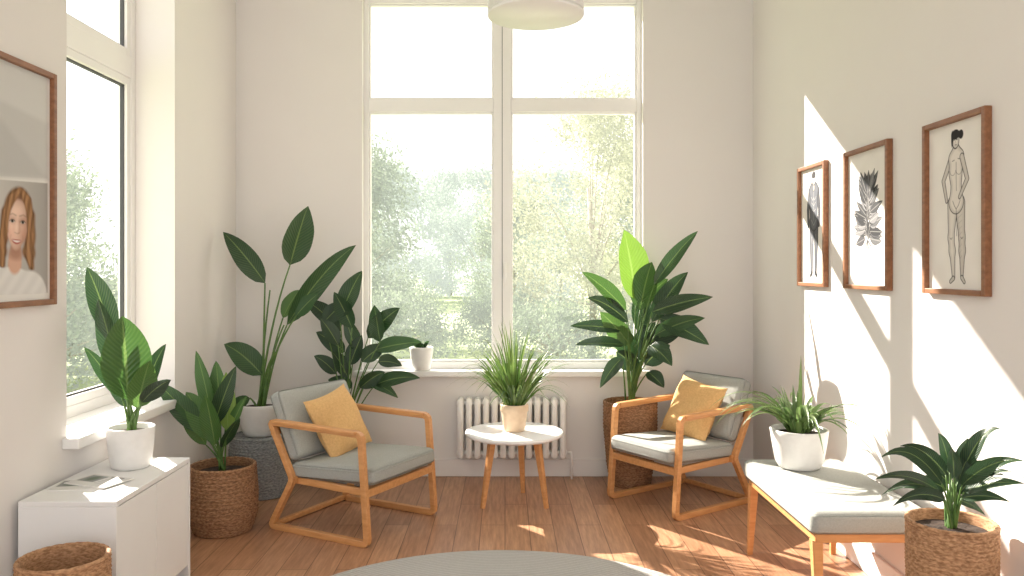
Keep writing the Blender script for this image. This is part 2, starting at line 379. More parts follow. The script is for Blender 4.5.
# ---------------- furniture ----------------
tx,ty=.06,-.65
t=empty('coffee_table',(tx,ty,0)); mb=MB()
r=.315; lathe(mb,[(.01,.428),(r-.02,.428),(r-.006,.434),(r,.444),(r-.002,.454),(r-.012,.459),(.005,.459)],(tx,ty,0),'white',64); mb.build('table_top',t)
mb=MB()
for a in (212,328,75):
    a=math.radians(a); c,s=math.cos(a),math.sin(a)
    beam(mb,(tx+.235*c,ty+.235*s,0),(tx+.165*c,ty+.165*s,.43),.026,.026,'oak',w2=.042,h2=.042)
    beam(mb,(tx,ty,.415),(tx+.18*c,ty+.18*s,.415),.03,.026,'oak')
mb.build('legs',t)
def pillow(mb,size,th,mtx,k,n=16):
    vs=[];fs=[]
    for side in (1,-1):
        b=len(vs)
        for i in range(n+1):
            for j in range(n+1):
                x=-1+2*i/n;y=-1+2*j/n
                h=max(0,(1-x**4))*max(0,(1-y**4)); z=side*th/2*(h**.5)*(.75+.25*(1-x*x*y*y))
                X=x*(1-.09*(1-y*y)*abs(x)); Y=y*(1-.09*(1-x*x)*abs(y))
                z+= .012*math.sin(5*x+3*y)*h
                vs.append(mtx@Vector((X*size/2,Y*size/2,z)))
        for i in range(n):
            for j in range(n):
                q=(b+i*(n+1)+j,b+(i+1)*(n+1)+j,b+(i+1)*(n+1)+j+1,b+i*(n+1)+j+1)
                fs.append(q if side>0 else q[::-1])
    mb.add(vs,fs,k)
def armchair(name,cx,cy,ang,W,prot,py=0):
    e=empty(name,(cx,cy,0),ang); mb=MB(); hw=W/2-.018
    for s in (-1,1):
        loop=[(-.35,s*hw,.017),(.345,s*hw,.017),(.30,s*hw,.60),(-.355,s*hw,.612),(-.185,s*hw,.30)]
        sweep(mb,fillet(loop,.03,3),(0,1,0),.034,.034,'oak')
        beam(mb,(-.33,s*hw,.618),(.275,s*hw,.607),.05,.022,'oak')
    for x,z in ((.325,.285),(-.185,.295)):
        beam(mb,(x,-hw,z),(x,hw,z),.03,.045,'oak')
    beam(mb,(-.345,-hw,.019),(-.345,hw,.019),.03,.03,'oak')
    for s in (-1,1): beam(mb,(-.2,s*(hw-.04),.29),(.325,s*(hw-.04),.28),.03,.04,'oak')
    beam(mb,(-.345,-hw,.56),(-.345,hw,.56),.025,.05,'oak')
    mb.build('frame',e,True)
    mb=MB(); cw=hw-.022
    mt=Matrix.Translation((.075,0,.355))@Matrix.Rotation(math.radians(-3),4,'Y')
    box(mb,(-.29,-cw,-.045),(.29,cw,.05),'fabric',.028,mt,seg=4,cuts=7,puff=.015)
    mb.build('seat_cushion',e,True)
    mb=MB()
    mt=Matrix.Translation((-.275,0,.59))@Matrix.Rotation(math.radians(66),4,'Y')
    box(mb,(-.2,-cw,-.045),(.2,cw,.045),'fabric',.03,mt,seg=4,cuts=7,puff=.012)
    mb.build('back_cushion',e,True)
    mb=MB()
    mt=Matrix.Translation((-.125,py,.575))@Matrix.Rotation(math.radians(64),4,'Y')@Matrix.Rotation(math.radians(prot),4,'Z')
    pillow(mb,.40,.13,mt,'mustard'); mb.build('throw_pillow',e,True)
    return e
armchair('armchair',-.886,-1.035,math.radians(-28.4),.68,9)
armchair('armchair',1.13,-.60,math.radians(215),.60,-7)

# bench
bx0,bx1,by0,by1=1.26,1.765,-2.49,-1.55
e=empty('upholstered_bench',((bx0+bx1)/2,(by0+by1)/2,0)); mb=MB()
box(mb,(bx0,by0,.40),(bx1,by1,.495),'fabric',.03,seg=4,cuts=9,puff=.01); mb.build('seat_cushion',e)
mb=MB()
box(mb,(bx0+.02,by0+.02,.365),(bx1-.02,by1-.02,.402),'oak',.004)
for x,y,sx,sy in ((bx0+.035,by0+.05,-.0,-.03),(bx0+.035,by1-.05,-.01,.03),(bx1-.045,by0+.05,.0,-.03),(bx1-.045,by1-.05,.0,.03)):
    beam(mb,(x+sx,y+sy,0),(x,y,.37),.026,.026,'oak',up=Vector((0,1,0)),w2=.045,h2=.045)
mb.build('legs',e)

# cabinet
cx0,cx1,cy0,cy1,ch=-1.918,-1.53,-2.62,-1.88,.58
e=empty('white_cabinet',((cx0+cx1)/2,(cy0+cy1)/2,0)); mb=MB()
box(mb,(cx0,cy0,ch-.022),(cx1,cy1,ch),'white',.003)
box(mb,(cx0,cy0,.0),(cx1,cy0+.02,ch-.022),'white',.002); box(mb,(cx0,cy1-.02,.0),(cx1,cy1,ch-.022),'white',.002)
box(mb,(cx0,cy0+.02,.06),(cx0+.015,cy1-.02,ch-.022),'white'); box(mb,(cx0+.015,cy0+.02,.06),(cx1-.02,cy1-.02,.08),'white')
mb.build('carcass',e); mb=MB()
my=(cy0+cy1)/2
box(mb,(cx1-.022,cy0+.023,.065),(cx1-.003,my-.0015,ch-.027),'white',.002); box(mb,(cx1-.022,my+.0015,.065),(cx1-.003,cy1-.023,ch-.027),'white',.002)
mb.build('doors',e)

# radiator
e=empty('radiator',(.05,-.09,.12)); mb=MB()
ra,rb=-.345,.44; n=13; z0,z1=.15,.58
for i in range(n):
    x=ra+.03+(rb-ra-.06)*i/(n-1)
    for y in (-.05,-.115):
        prof=[(.004,z0),(.016,z0+.006),(.022,z0+.025),(.022,z1-.025),(.016,z1-.006),(.004,z1)]
        lathe(mb,prof,(x,y,0),'trim',12)
    box(mb,(x-.022,-.13,z0+.01),(x+.022,-.04,z0+.06),'trim',.01,seg=3); box(mb,(x-.022,-.13,z1-.06),(x+.022,-.04,z1-.01),'trim',.01,seg=3)
for z in (z0+.04,z1-.04): tube(mb,[Vector((ra,-.082,z)),Vector((rb,-.082,z))],.016,.016,'trim',12)
for x in (ra+.03,rb-.03): box(mb,(x-.01,-.05,z1-.2),(x+.01,0,z1-.17),'trim')
tube(mb,[Vector((rb,-.082,z0+.04)),Vector((rb+.03,-.082,z0+.04)),Vector((rb+.035,-.082,z0)),Vector((rb+.035,-.082,0))],.009,.009,'trim',10)
mb.build('columns',e)

# rug
mb=MB(); lathe(mb,[(.01,0.0),(1.14,0.0),(1.147,.006),(1.14,.012),(1.12,.014),(.005,.014)],(0,0,0),'rug',128); o=mb.build('round_rug'); o.location=(-.02,-2.69,0.0)

# pendant
e=empty('pendant_lamp',(.16,-1.6,2.81)); mb=MB(); c=(.16,-1.6,0)
lathe(mb,[(.25,2.82),(.25,2.99),(.247,2.99),(.247,2.82)],c,'ceramic',64)
lathe(mb,[(.005,2.99),(.248,2.99)],c,'ceramic',64); lathe(mb,[(.249,2.812),(.251,2.815),(.251,2.83),(.247,2.83)],c,'trim',64); mb.build('drum_shade',e)
mb=MB(); lathe(mb,[(.246,2.816),(.2,2.814),(.005,2.813)],c,'diff',64); mb.build('diffuser',e)
mb=MB(); tube(mb,[Vector((.16,-1.6,2.99)),Vector((.16,-1.6,3.78))],.004,.004,'trim'); lathe(mb,[(.005,3.76),(.05,3.76),(.055,3.8),(.005,3.8)],c,'trim'); mb.build('cord',e)

# ---------------- wall art : painted sheets (vertex colours on a fine grid) ----------------
def lin(c): return np.array([ (x/255.0)**2.2 for x in c])
class Canvas:
    def __init__(s,w,h,step,bg):
        s.nx=int(w/step)+1; s.ny=int(h/step)+1; s.w=w;s.h=h;s.step=step
        u=np.linspace(0,w,s.nx); v=np.linspace(0,h,s.ny); s.A,s.B=np.meshgrid(u,v)
        s.col=np.tile(lin(bg),(s.ny,s.nx,1)); s.aa=step*1.2
    def seg(s,p,q,r0=0,r1=None):
        r1=r0 if r1 is None else r1
        dx,dy=q[0]-p[0],q[1]-p[1]; l=dx*dx+dy*dy+1e-12
        t=np.clip(((s.A-p[0])*dx+(s.B-p[1])*dy)/l,0,1)
        return np.hypot(s.A-p[0]-t*dx,s.B-p[1]-t*dy)-(r0+(r1-r0)*t)
    def ell(s,cx,cy,a,b): return (np.sqrt(((s.A-cx)/a)**2+((s.B-cy)/b)**2)-1)*min(a,b)
    def smin(s,ds,k):
        d=ds[0]
        for e in ds[1:]:
            h=np.clip(.5+.5*(e-d)/k,0,1); d=e*(1-h)+d*h-k*h*(1-h)
        return d
    def put(s,d,c,al=1,soft=None):
        m=np.clip(.5-d/(soft or s.aa),0,1)*al
        s.col=s.col*(1-m[...,None])+ (lin(c) if isinstance(c,tuple) else c)*m[...,None]
    def line(s,pts,w,c,al=1,soft=None):
        d=np.minimum.reduce([s.seg(a,b) for a,b in zip(pts,pts[1:])])-w/2; s.put(d,c,al,soft)
    def mesh(s,name,parent,fn):
        me=bpy.data.meshes.new(name); off=np.array(parent.location)
        pts=fn(s.A.ravel(),s.B.ravel())-off
        idx=np.arange(s.nx*s.ny).reshape(s.ny,s.nx)
        fs=np.stack([idx[:-1,:-1],idx[1:,:-1],idx[1:,1:],idx[:-1,1:]],-1).reshape(-1,4)
        me.from_pydata(pts.tolist(),[],fs.tolist()); me.materials.append(M['print'])
        ca=me.color_attributes.new('Col','FLOAT_COLOR','POINT')
        c=np.ones((s.nx*s.ny,4)); c[:,:3]=np.clip(s.col.reshape(-1,3),0,1); ca.data.foreach_set('color',c.ravel())
        me.update(); o=bpy.data.objects.new(name,me); sc.collection.objects.link(o); o.parent=parent; return o
def picture(side,name,ya,yb,z0,z1,fw=.022,dep=.03,mk='frame'):
    X=XR if side=='R' else XL; sg=-1 if side=='R' else 1
    e=empty(name,(X,(ya+yb)/2,(z0+z1)/2)); mb=MB()
    def bx(y0,y1,a,b,x0,x1,k,bev=.003):
        xs=sorted((X+sg*x0,X+sg*x1)); box(mb,(xs[0],y0,a),(xs[1],y1,b),k,bev)
    bx(ya,ya+fw,z0,z1,0,dep,mk); bx(yb-fw,yb,z0,z1,0,dep,mk); bx(ya+fw,yb-fw,z0,z0+fw,0,dep,mk); bx(ya+fw,yb-fw,z1-fw,z1,0,dep,mk)
    mb.build('frame',e); mb=MB(); bx(ya+fw,yb-fw,z0+fw,z1-fw,0.001,.007,'paper',0); mb.build('backing',e)
    return e
def Yof(px,X): return abs(X)*F/abs(px-CX)+CAMY
ZA,ZB,FW=1.394,2.098,.022
def rightpic(name,p0,p1,draw,sheet):
    ya,yb=Yof(p1,1.785),Yof(p0,1.762); e=picture('R',name,ya,yb,ZA,ZB,FW)
    w,h=yb-ya-2*FW,ZB-ZA-2*FW; cv=Canvas(w,h,.0022,(234,230,224))
    cv.col*=(1+.02*np.sin(cv.A*40+cv.B*13)*np.cos(cv.B*31))[...,None]
    draw(cv,w,h)
    cv.mesh(sheet,e,lambda a,b: np.stack([np.full_like(a,XR-.0085),yb-FW-a,ZB-FW-b],-1))
def nude(cv,w,h):
    S=lambda u,v:(u*w,v*h)
    torso=cv.smin([cv.seg(S(.42,.215),S(.58,.205),.016),cv.seg(S(.5,.22),S(.49,.30),.044,.040),cv.seg(S(.49,.30),S(.5,.375),.038,.027),cv.seg(S(.5,.375),S(.5,.47),.028,.052),cv.seg(S(.5,.12),S(.5,.21),.011,.013)],.03)
    bust=np.minimum(cv.ell(.44*w,.285*h,.020,.020),cv.ell(.55*w,.285*h,.020,.020))
    legL=cv.smin([cv.seg(S(.44,.49),S(.41,.69),.036,.019),cv.seg(S(.41,.69),S(.43,.77),.020,.021),cv.seg(S(.43,.77),S(.455,.93),.019,.009)],.015)
    legR=cv.smin([cv.seg(S(.56,.49),S(.60,.69),.036,.019),cv.seg(S(.60,.69),S(.605,.77),.020,.021),cv.seg(S(.605,.77),S(.60,.92),.019,.009)],.015)
    armL=np.minimum(cv.seg(S(.40,.22),S(.27,.34),.014,.011),cv.seg(S(.27,.34),S(.33,.465),.011,.008))
    armR=np.minimum(cv.seg(S(.60,.215),S(.69,.35),.014,.011),cv.seg(S(.69,.35),S(.56,.45),.011,.008))
    head=cv.ell(.49*w,.105*h,.024,.034)
    foot=np.minimum(cv.seg(S(.45,.935),S(.40,.955),.009,.007),cv.seg(S(.60,.93),S(.64,.955),.009,.007))
    ink=(44,42,42)
    for d,f in ((armL,(216,210,202)),(legR,(208,202,194)),(legL,(222,216,208)),(foot,(215,210,202)),(torso,(224,218,210)),(head,(226,220,212)),(armR,(216,210,202))):
        cv.put(d,f); cv.put(np.abs(d+.006)-.006,(150,145,140),.35,.01); cv.put(np.abs(d)-.0018,ink,1)
    cv.put(np.where(cv.B>.285*h,np.abs(bust)-.001,1),ink,.8)
    cv.put(cv.smin([cv.ell(.49*w,.073*h,.027,.020),cv.ell(.585*w,.08*h,.016,.018),cv.ell(.43*w,.10*h,.007,.03)],.01),(42,38,38))
    cv.line([S(.455,.105),S(.475,.104)],.003,ink); cv.line([S(.50,.104),S(.525,.105)],.003,ink); cv.line([S(.485,.135),S(.505,.135)],.003,ink); cv.line([S(.49,.11),S(.488,.123)],.002,ink,.7)
    for l in ([(.5,.24),(.5,.33),(.505,.41)],[(.44,.47),(.47,.50),(.5,.52)],[(.57,.47),(.54,.50),(.5,.52)],[(.5,.52),(.515,.6),(.51,.68)],[(.39,.69),(.41,.70),(.43,.69)],[(.58,.69),(.60,.70),(.62,.69)],[(.43,.23),(.47,.225)],[(.53,.22),(.57,.225)]):
        cv.line([S(*p) for p in l],.003,ink,.85)
    for i in range(9): cv.line([S(.53+.004*i,.54+.035*i),S(.60,.52+.035*i)],.002,ink,.35)
def botanical(cv,w,h):
    random.seed(5)
    items=[]
    for i in range(80):
        lv=i/80; a=random.uniform(-1,1)
        bx_,by_=.5+.06*a,.66-.36*lv
        ang=a*(1.95-1.2*lv); L_=random.uniform(.14,.22)*(1.05-.1*abs(a))
        items.append((bx_*w,by_*h,ang,L_*h,random.uniform(.016,.026)))
    cv.line([(.5*w,.3*h),(.49*w,.55*h),(.51*w,.72*h),(.49*w,.88*h)],.008,(50,50,52))
    for bx_,by_,a,L_,wd_ in items:
        tx_,ty_=bx_+math.sin(a)*L_,by_-math.cos(a)*L_
        dx,dy=(tx_-bx_)/L_,(ty_-by_)/L_
        t=((cv.A-bx_)*dx+(cv.B-by_)*dy)/L_; s_=(cv.A-bx_)*(-dy)+(cv.B-by_)*dx
        tt=np.clip(t,0,1); wdt=wd_*np.sin(np.pi*tt**.8); d=np.where((t>0)&(t<1),np.abs(s_)-wdt,1)
        g_=random.choice([(64,65,68),(98,99,101),(48,49,52),(130,130,132),(80,80,84)])
        cv.put(d,g_); cv.put(np.where(d<.5,np.abs(d)-.0014,1),(24,24,26),.9)
        hatch=np.sin((t*L_-np.abs(s_)*.8)*700)
        cv.put(np.where((d<-.002)&(hatch>.35),-1,1)*1.0,(36,36,38),.5); cv.put(np.where((t>0)&(t<1),np.abs(s_)-.0011,1),(195,192,186),.5)
    for i in range(18):
        a=random.uniform(-1.1,1.1); L_=random.uniform(.08,.15)*h; cv.line([(.5*w,.66*h),(.5*w+math.sin(a)*L_*.6,.67*h+math.cos(a)*L_*.5),(.5*w+math.sin(a)*L_,.66*h+math.cos(a)*L_*.8)],.0035,(60,60,62),.8)
def costume(cv,w,h):
    S=lambda u,v:(u*w,v*h)
    torso=cv.smin([cv.seg(S(.40,.19),S(.64,.19),.022),cv.seg(S(.52,.20),S(.52,.34),.058,.050),cv.seg(S(.52,.34),S(.52,.46),.050,.058)],.03)
    aL=np.minimum(cv.seg(S(.36,.20),S(.29,.36),.023,.018),cv.seg(S(.29,.36),S(.30,.50),.018,.012))
    aR=np.minimum(cv.seg(S(.68,.20),S(.75,.36),.023,.018),cv.seg(S(.75,.36),S(.73,.50),.018,.012))
    lL=np.minimum(cv.seg(S(.45,.46),S(.43,.68),.037,.027),cv.seg(S(.43,.68),S(.44,.91),.027,.015))
    lR=np.minimum(cv.seg(S(.60,.46),S(.62,.68),.037,.027),cv.seg(S(.62,.68),S(.60,.91),.027,.015))
    ft=np.minimum(cv.seg(S(.44,.92),S(.39,.94),.012,.009),cv.seg(S(.60,.92),S(.65,.94),.012,.009))
    nk=cv.seg(S(.52,.12),S(.52,.18),.014); hd=cv.ell(.52*w,.09*h,.029,.038)
    for d,f in ((aL,(92,94,99)),(aR,(72,74,79)),(lL,(104,106,112)),(lR,(84,86,92)),(ft,(40,40,44)),(torso,(98,101,108)),(nk,(190,185,178)),(hd,(205,198,190))):
        cv.put(d,f); cv.put(np.abs(d+.006)-.005,(52,53,58),.5,.01); cv.put(np.abs(d)-.0018,(34,34,38))
    cv.put(cv.ell(.52*w,.060*h,.031,.020),(50,48,50))
    for l in ([(.52,.2),(.52,.33),(.52,.46)],[(.42,.25),(.48,.28),(.52,.26)],[(.52,.26),(.56,.28),(.62,.25)],[(.42,.45),(.52,.5),(.62,.45)],[(.43,.6),(.46,.66)],[(.6,.58),(.63,.66)],[(.44,.3),(.52,.33),(.6,.3)],[(.45,.36),(.52,.38),(.6,.36)]):
        cv.line([S(*p) for p in l],.003,(205,202,196),.5)
    for i in range(16): cv.line([S(.56,.22+.016*i),S(.63,.205+.016*i)],.0018,(35,35,40),.5)
rightpic('framed_figure_drawing',922,991,nude,'figure_drawing')
rightpic('framed_botanical_print',843,892,botanical,'botanical_drawing')
rightpic('framed_costume_drawing',797,828,costume,'costume_drawing')

# left portrait
yb=Yof(57,1.914); ya=yb-.86; z0p,z1p=1.345,2.325
ep=picture('L','framed_portrait_photo',ya,yb,z0p,z1p,fw=.024,dep=.028)
fwp=.024; w,h=yb-ya-2*fwp,z1p-z0p-2*fwp
cv=Canvas(w,h,.0026,(226,224,220))
Yw=ya+fwp+cv.A; Zw=z1p-fwp-cv.B; dd=Yw-CAMY
px=CX-1.932*F/dd; py=CY-(Zw-H)*F/dd
cv.A,cv.B=px,py; cv.aa=.9
e1_=np.maximum(px-47.5,py-(176+.05*px))
cv.put(e1_,(206,205,202))
cv.put(np.maximum(e1_,(100+.5*px)-py),(192,191,188),.8,6)
cv.put(np.maximum(e1_,(118+1.3*px)-py),(182,181,178),.7,10)
low=np.maximum.reduce([px-47.5,(179.5+.08*px)-py,py-(295-.05*px)])
g_=np.clip((px+20)/70,0,1)[...,None]; bgc=lin((204,201,196))*(1-g_)+lin((158,154,149))*g_
m=np.clip(.5-low/.9,0,1)[...,None]; cv.col=cv.col*(1-m)+bgc*m
keep=cv.col.copy()
qx,qy=(px-19.5)/.92,(py-186)/.90; ta=math.radians(-7)
cv.A=21+qx*math.cos(ta)-qy*math.sin(ta)*.5; cv.B=184+qy*math.cos(ta)+qx*math.sin(ta)*1.2
hx,hy=cv.A,cv.B
strand=.5+.5*np.sin(hx*1.5+2.4*np.sin(hy*.05)+.7*np.sin(hy*.09+hx*.4))*np.cos(hx*2.6+hy*.04)
hc=(lin((92,62,42))*(1-strand[...,None])+lin((176,132,90))*strand[...,None])
wl=1.6*np.sin(hy*.13)
cv.A=hx+wl*np.clip((hy-225)/30,0,1)
hd=cv.smin([cv.ell(21,213,16,28),cv.seg((9,215),(6,258),5.5,6),cv.seg((34,215),(37,256),5.5,6),cv.seg((6,258),(6,276),6,3),cv.seg((37,256),(38,272),6,3)],5)
cv.put(hd,hc*.7,1,2.5)
cv.A=hx
cv.put(cv.seg((21,248),(21,274),5,7),(186,144,122),1,2)
bl=cv.smin([cv.ell(21,308,28,34),cv.ell(0,300,20,24),cv.ell(40,304,18,28)],4)
fold=.92+.04*np.sin(hx*.5+hy*.25); cv.put(bl,lin((226,224,221))*fold[...,None],1,2)
cv.put(cv.smin([cv.ell(21,270,7,12),cv.ell(21,262,6,12)],3),(208,166,144),1,2.5); cv.put(cv.ell(21,259,8,7),(154,112,92),.65,6)
aw=12*(1-.36*np.clip((hy-230)/28,0,1)**1.3); fe=(np.sqrt(((hx-21)/aw)**2+((hy-227)/28)**2)-1)*12
sh=np.clip((hx-15)/20,0,1)[...,None]; fc=lin((236,202,182))*(1-sh)+lin((186,144,122))*sh
cv.put(fe,fc,1,1.6); cv.put(np.maximum(np.abs(fe+.8)-2.0,-fe-6),(150,106,86),.4,5)
cv.put(cv.ell(14,237,4,5),(226,166,148),.4,8); cv.put(cv.ell(28,237,3.5,5),(200,140,120),.4,8); cv.put(cv.ell(20,211,8,7),(244,216,198),.4,10)
for ex in (15.4,26.8):
    cv.put(cv.ell(ex,222,3.4,4.0),(160,116,98),.5,5); cv.put(cv.ell(ex,223.8,2.4,1.3),(196,188,182),1,1); cv.put(cv.ell(ex+.1,223.6,1.4,1.7),(42,33,30),1,1)
    cv.line([(ex-2.8,223.8),(ex-1,221.9),(ex+1.4,221.8),(ex+2.8,223.4)],.7,(44,32,28),.9,1.1); cv.line([(ex-3.6,217.2),(ex,215.4),(ex+3.6,217)],1.1,(102,74,56),.55,2)
cv.line([(23,223),(23.6,231),(24,234.5)],1.0,(166,118,98),.4,3); cv.line([(19.2,236),(21.4,237),(23.6,236)],.8,(134,88,72),.6,1.8); cv.put(cv.ell(20.6,230,1.3,5),(248,224,208),.5,3)
mc=.26*((hx-21.3)/4)**2*3
cv.B=hy+mc
cv.put(cv.ell(21.3,246,4.9,2.7),(172,92,86),1,1.3); cv.put(cv.ell(21.3,245.6,3.8,1.1),(232,224,218),.95,.9)
cv.B=hy
cv.line([(15.2,239),(14.6,243),(15.4,246)],.5,(170,122,102),.35,2); cv.line([(27.8,239),(28.4,243),(27.4,246)],.5,(150,104,86),.35,2)
cv.A=hx+wl*np.clip((hy-225)/30,0,1)
for pts,rr in (([(22,188),(14,198),(9,214),(7,236),(6,258),(6,274)],[2.2,4.0,3.2,3.6,4.6,2.2]),([(23,188),(30,198),(33.8,214),(35.6,236),(37,256),(38,270)],[2.2,4.0,3.2,3.4,4.4,2.2])):
    d=cv.smin([cv.seg(pts[i],pts[i+1],rr[i],rr[i+1]) for i in range(5)],2)
    cv.put(d,hc*1.15,1,1.8); cv.put(np.abs(d+.3)-.4,(86,58,40),.35,2)
cv.col=np.where((low>.3)[...,None],keep,cv.col)
cv.A,cv.B=px,py
cv.mesh('portrait_print',ep,lambda a,b: np.stack([np.full(a.shape,XL+.0085),Yw.ravel(),Zw.ravel()],-1))

# magazine
e=empty('magazine',(-1.77,-2.36,ch))
for i,(x,y,a) in enumerate(((-1.79,-2.38,8),(-1.74,-2.34,-20))):
    mb=MB(); mt=Matrix.Translation((x,y,ch+.0046*i))@Matrix.Rotation(math.radians(a),4,'Z')
    box(mb,(-.11,-.08,0),(.11,.08,.0042),'paper',0,mt); mb.build('pages_%d'%(i+1),e)
    cv=Canvas(.21,.15,.003,(222,220,216)); cv.put(np.maximum(np.abs(cv.A-.055)-.045,np.abs(cv.B-.06)-.045),(150,152,150)); cv.put(cv.ell(.055,.06,.025,.035),(96,110,90),.8,.02)
    for q in range(5): cv.line([(.115,.03+.02*q),(.19-.01*(q%2),.03+.02*q)],.003,(120,118,116),.8)
    cv.line([(.115,.015),(.18,.015)],.007,(60,60,60))
    def fn(a_,b_,mt=mt): return np.array([tuple(mt@Vector((p-.105,.075-q,.0046))) for p,q in zip(a_,b_)])
    cv.mesh('cover_%d'%(i+1),e,fn)

# ---------------- plants ----------------
CAM=Vector((0,CAMY,H))
def facing(A,tilt=.75,up=.35):
    f=(CAM-A).normalized(); return (f+Vector((U(-tilt,tilt),U(-tilt,tilt)*.5,up+U(-.25,.35)))).normalized()
def plant(parent,org,d,L_,k,stemr=.006,arch=.06,fold=.25,prof='broad',jit=.12,wscale=1,wav=.018,obj='foliage',spread=.02,xmax=None):
    mb=MB(); o=Vector(org)
    for l in L_:
        bx,by,tx_,ty_,w=l[:5]; kk=l[5] if len(l)>5 and l[5] else k
        d0=U(-jit,jit)*.5; d1=d0+U(-jit,jit)
        if len(l)>6: d0=l[6]; d1=l[7]
        A=P(bx,by,d+d0); B=P(tx_,ty_,d+d1)
        if xmax and B.x>xmax: B=P(tx_,ty_,xmax*F/(tx_-CX))
        st=o+Vector((U(-spread,spread),U(-spread,spread),0))
        mid=Vector((st.x*.65+A.x*.35,st.y*.65+A.y*.35,st.z*.4+A.z*.6))
        pts=bez(st,mid,A,8); tube(mb,pts,stemr,stemr*.55,'plstem')
        leaf(mb,A,B,w*d/F*wscale,facing(A),kk,arch=arch*U(.4,1.5),fold=fold*U(.7,1.3),prof=prof,wav=wav)
    return mb.build(obj,parent)
# A
d=3.70; px_=-1.73; py_=d+CAMY; e=empty('potted_rubber_plant',(px_,py_,ch)); mb=MB(); pot(mb,(px_,py_,ch),.085,.105,.185,'ceramic',.35); mb.build('ceramic_pot',e)
random.seed(11)
plant(e,(px_,py_,ch+.165),d,[(112,336,87,267,24,'gd'),(128,400,122,316,44,'gm'),(122,398,84,347,15,'gd'),(140,405,166,344,16,'gd'),(137,408,150,360,26,'gm'),(142,402,171,380,17,'gx'),(118,372,98,298,22,'gd'),(126,385,134,335,22,'gm'),(130,408,108,372,18,'gx')],'gd',.007,wscale=1.05)
# B
d=4.58; X=(223-CX)*d/F; Y=d+CAMY; e=empty('basket_potted_plant',(X,Y,0)); mb=MB(); basket(mb,(X,Y,0),[(.155,0),(.188,.1),(.19,.22),(.178,.37)],18,.008,'wicker_d'); disc(mb,(X,Y,.33),.162,'soil',bumpy=.015); mb.build('wicker_basket',e)
random.seed(12)
plant(e,(X,Y,.335),d,[(213,425,196,351,18,'gm'),(221,425,216,361,22,'gm'),(203,432,155,381,22,'gd'),(214,425,236,366,18,'gd'),(198,422,170,396,17,'gd'),(226,440,247,396,13,'gm'),(210,440,186,392,24,'gm'),(228,432,226,372,18,'gb'),(206,445,180,412,16,'gm'),(215,445,205,395,20,'gm'),(222,448,240,418,13,'gx')],'gm',.006,jit=.14)
# C
d=5.33; X=-1.63; Y=d+CAMY; e=empty('bird_of_paradise_plant',(X,Y,0)); mb=MB(); basket(mb,(X,Y,0),[(.19,0),(.197,.1),(.197,.3),(.185,.385)],20,.007,'wickerg',strands=40,inner=False); disc(mb,(X,Y,.385),.18,'wickerg'); mb.build('woven_stand',e)
mb=MB(); pot(mb,(X,Y,.388),.10,.15,.21,'ceramic',.4); mb.build('ceramic_pot',e)
random.seed(13)
plant(e,(X,Y,.56),d,[(265,283,223,232,22,'gd'),(290,265,308,206,30,'gd'),(287,325,356,245,22,'gd',0,.1),(262,375,224,344,24,'gd'),(250,398,220,420,13,'gd'),(296,316,318,294,16,'gd'),(283,318,300,290,16,'gm')],'gd',.009,wscale=1.05,jit=.1,spread=.03)
mb=MB()
for (a,b) in ((262,290),(276,325),(270,350)):
    tube(mb,bez(Vector((X+U(-.03,.03),Y+U(-.03,.03),.56)),P((a+264)/2-2,360,d),P(a+8,b,d+U(-.05,.05)),8),.009,.005,'plstem')
mb.build('extra_stalks',e)
# D
d=5.50; X=-1.10; Y=-.25; e=empty('potted_philodendron',(X,Y,0)); mb=MB(); pot(mb,(X,Y,0),.11,.145,.36,'wickerg',.3); mb.build('planter',e)
random.seed(14)
plant(e,(X,Y,.32),d,[(340,318,362,271,22,'gd'),(340,332,304,300,20,'gx'),(345,352,316,332,17,'gx'),(368,338,400,308,19,'gd'),(374,350,422,342,18,'gd'),(375,385,420,378,15,'gd'),(336,374,314,356,15,'gx'),(352,388,328,380,15,'gx'),(352,328,334,292,18,'gx'),(380,342,374,305,18,'gd'),(366,380,398,398,13,'gd'),(355,350,345,318,18,'gx'),(362,362,385,346,18,'gx'),(350,365,362,335,18,'gx'),(348,378,332,352,16,'gx'),(360,388,385,372,16,'gx'),(324,322,345,302,18,'gx'),(338,345,320,318,16,'gx'),(378,362,402,366,15,'gx')],'gx',.006,jit=.10,wscale=1.0)
# E
d=5.56; X=.87; Y=d+CAMY; e=empty('potted_dracaena',(X,Y,0)); mb=MB(); basket(mb,(X,Y,0),[(.135,0),(.16,.15),(.182,.4),(.182,.57)],24,.007,'wicker_d'); disc(mb,(X,Y,.51),.165,'soil',bumpy=.015); mb.build('wicker_basket',e)
random.seed(15)
plant(e,(X,Y,.52),d,[(636,300,624,230,38,'gb',0,-.05),(640,310,652,262,28,'gm'),(654,285,698,231,15,'gd',-.1,-.2),(652,312,713,297,17,'gd',-.1,-.25),(660,318,709,345,22,'gx',-.1,-.3),(626,310,582,272,18,'gm',-.05,-.2),(622,330,570,326,14,'gx',-.05,-.1),(624,345,575,345,18,'gx',-.1,-.2),(622,358,600,388,14,'gx',-.1,-.25),(652,322,688,272,20,'gd',-.05,-.1),(642,335,645,275,24,'gd'),(650,345,672,366,20,'gx',-.15,-.3),(630,345,600,312,22,'gm'),(648,345,690,326,24,'gx'),(640,360,655,322,26,'gx'),(632,358,618,322,24,'gd'),(636,370,616,352,20,'gx'),(645,365,670,345,22,'gx'),(646,300,668,279,16,'gm'),(628,322,588,298,18,'gx',-.1,-.2),(655,335,705,318,16,'gd',-.1,-.3),(648,372,664,388,16,'gx',-.1,-.2)],'gd',.007,jit=.08,wscale=1.0,spread=.03)
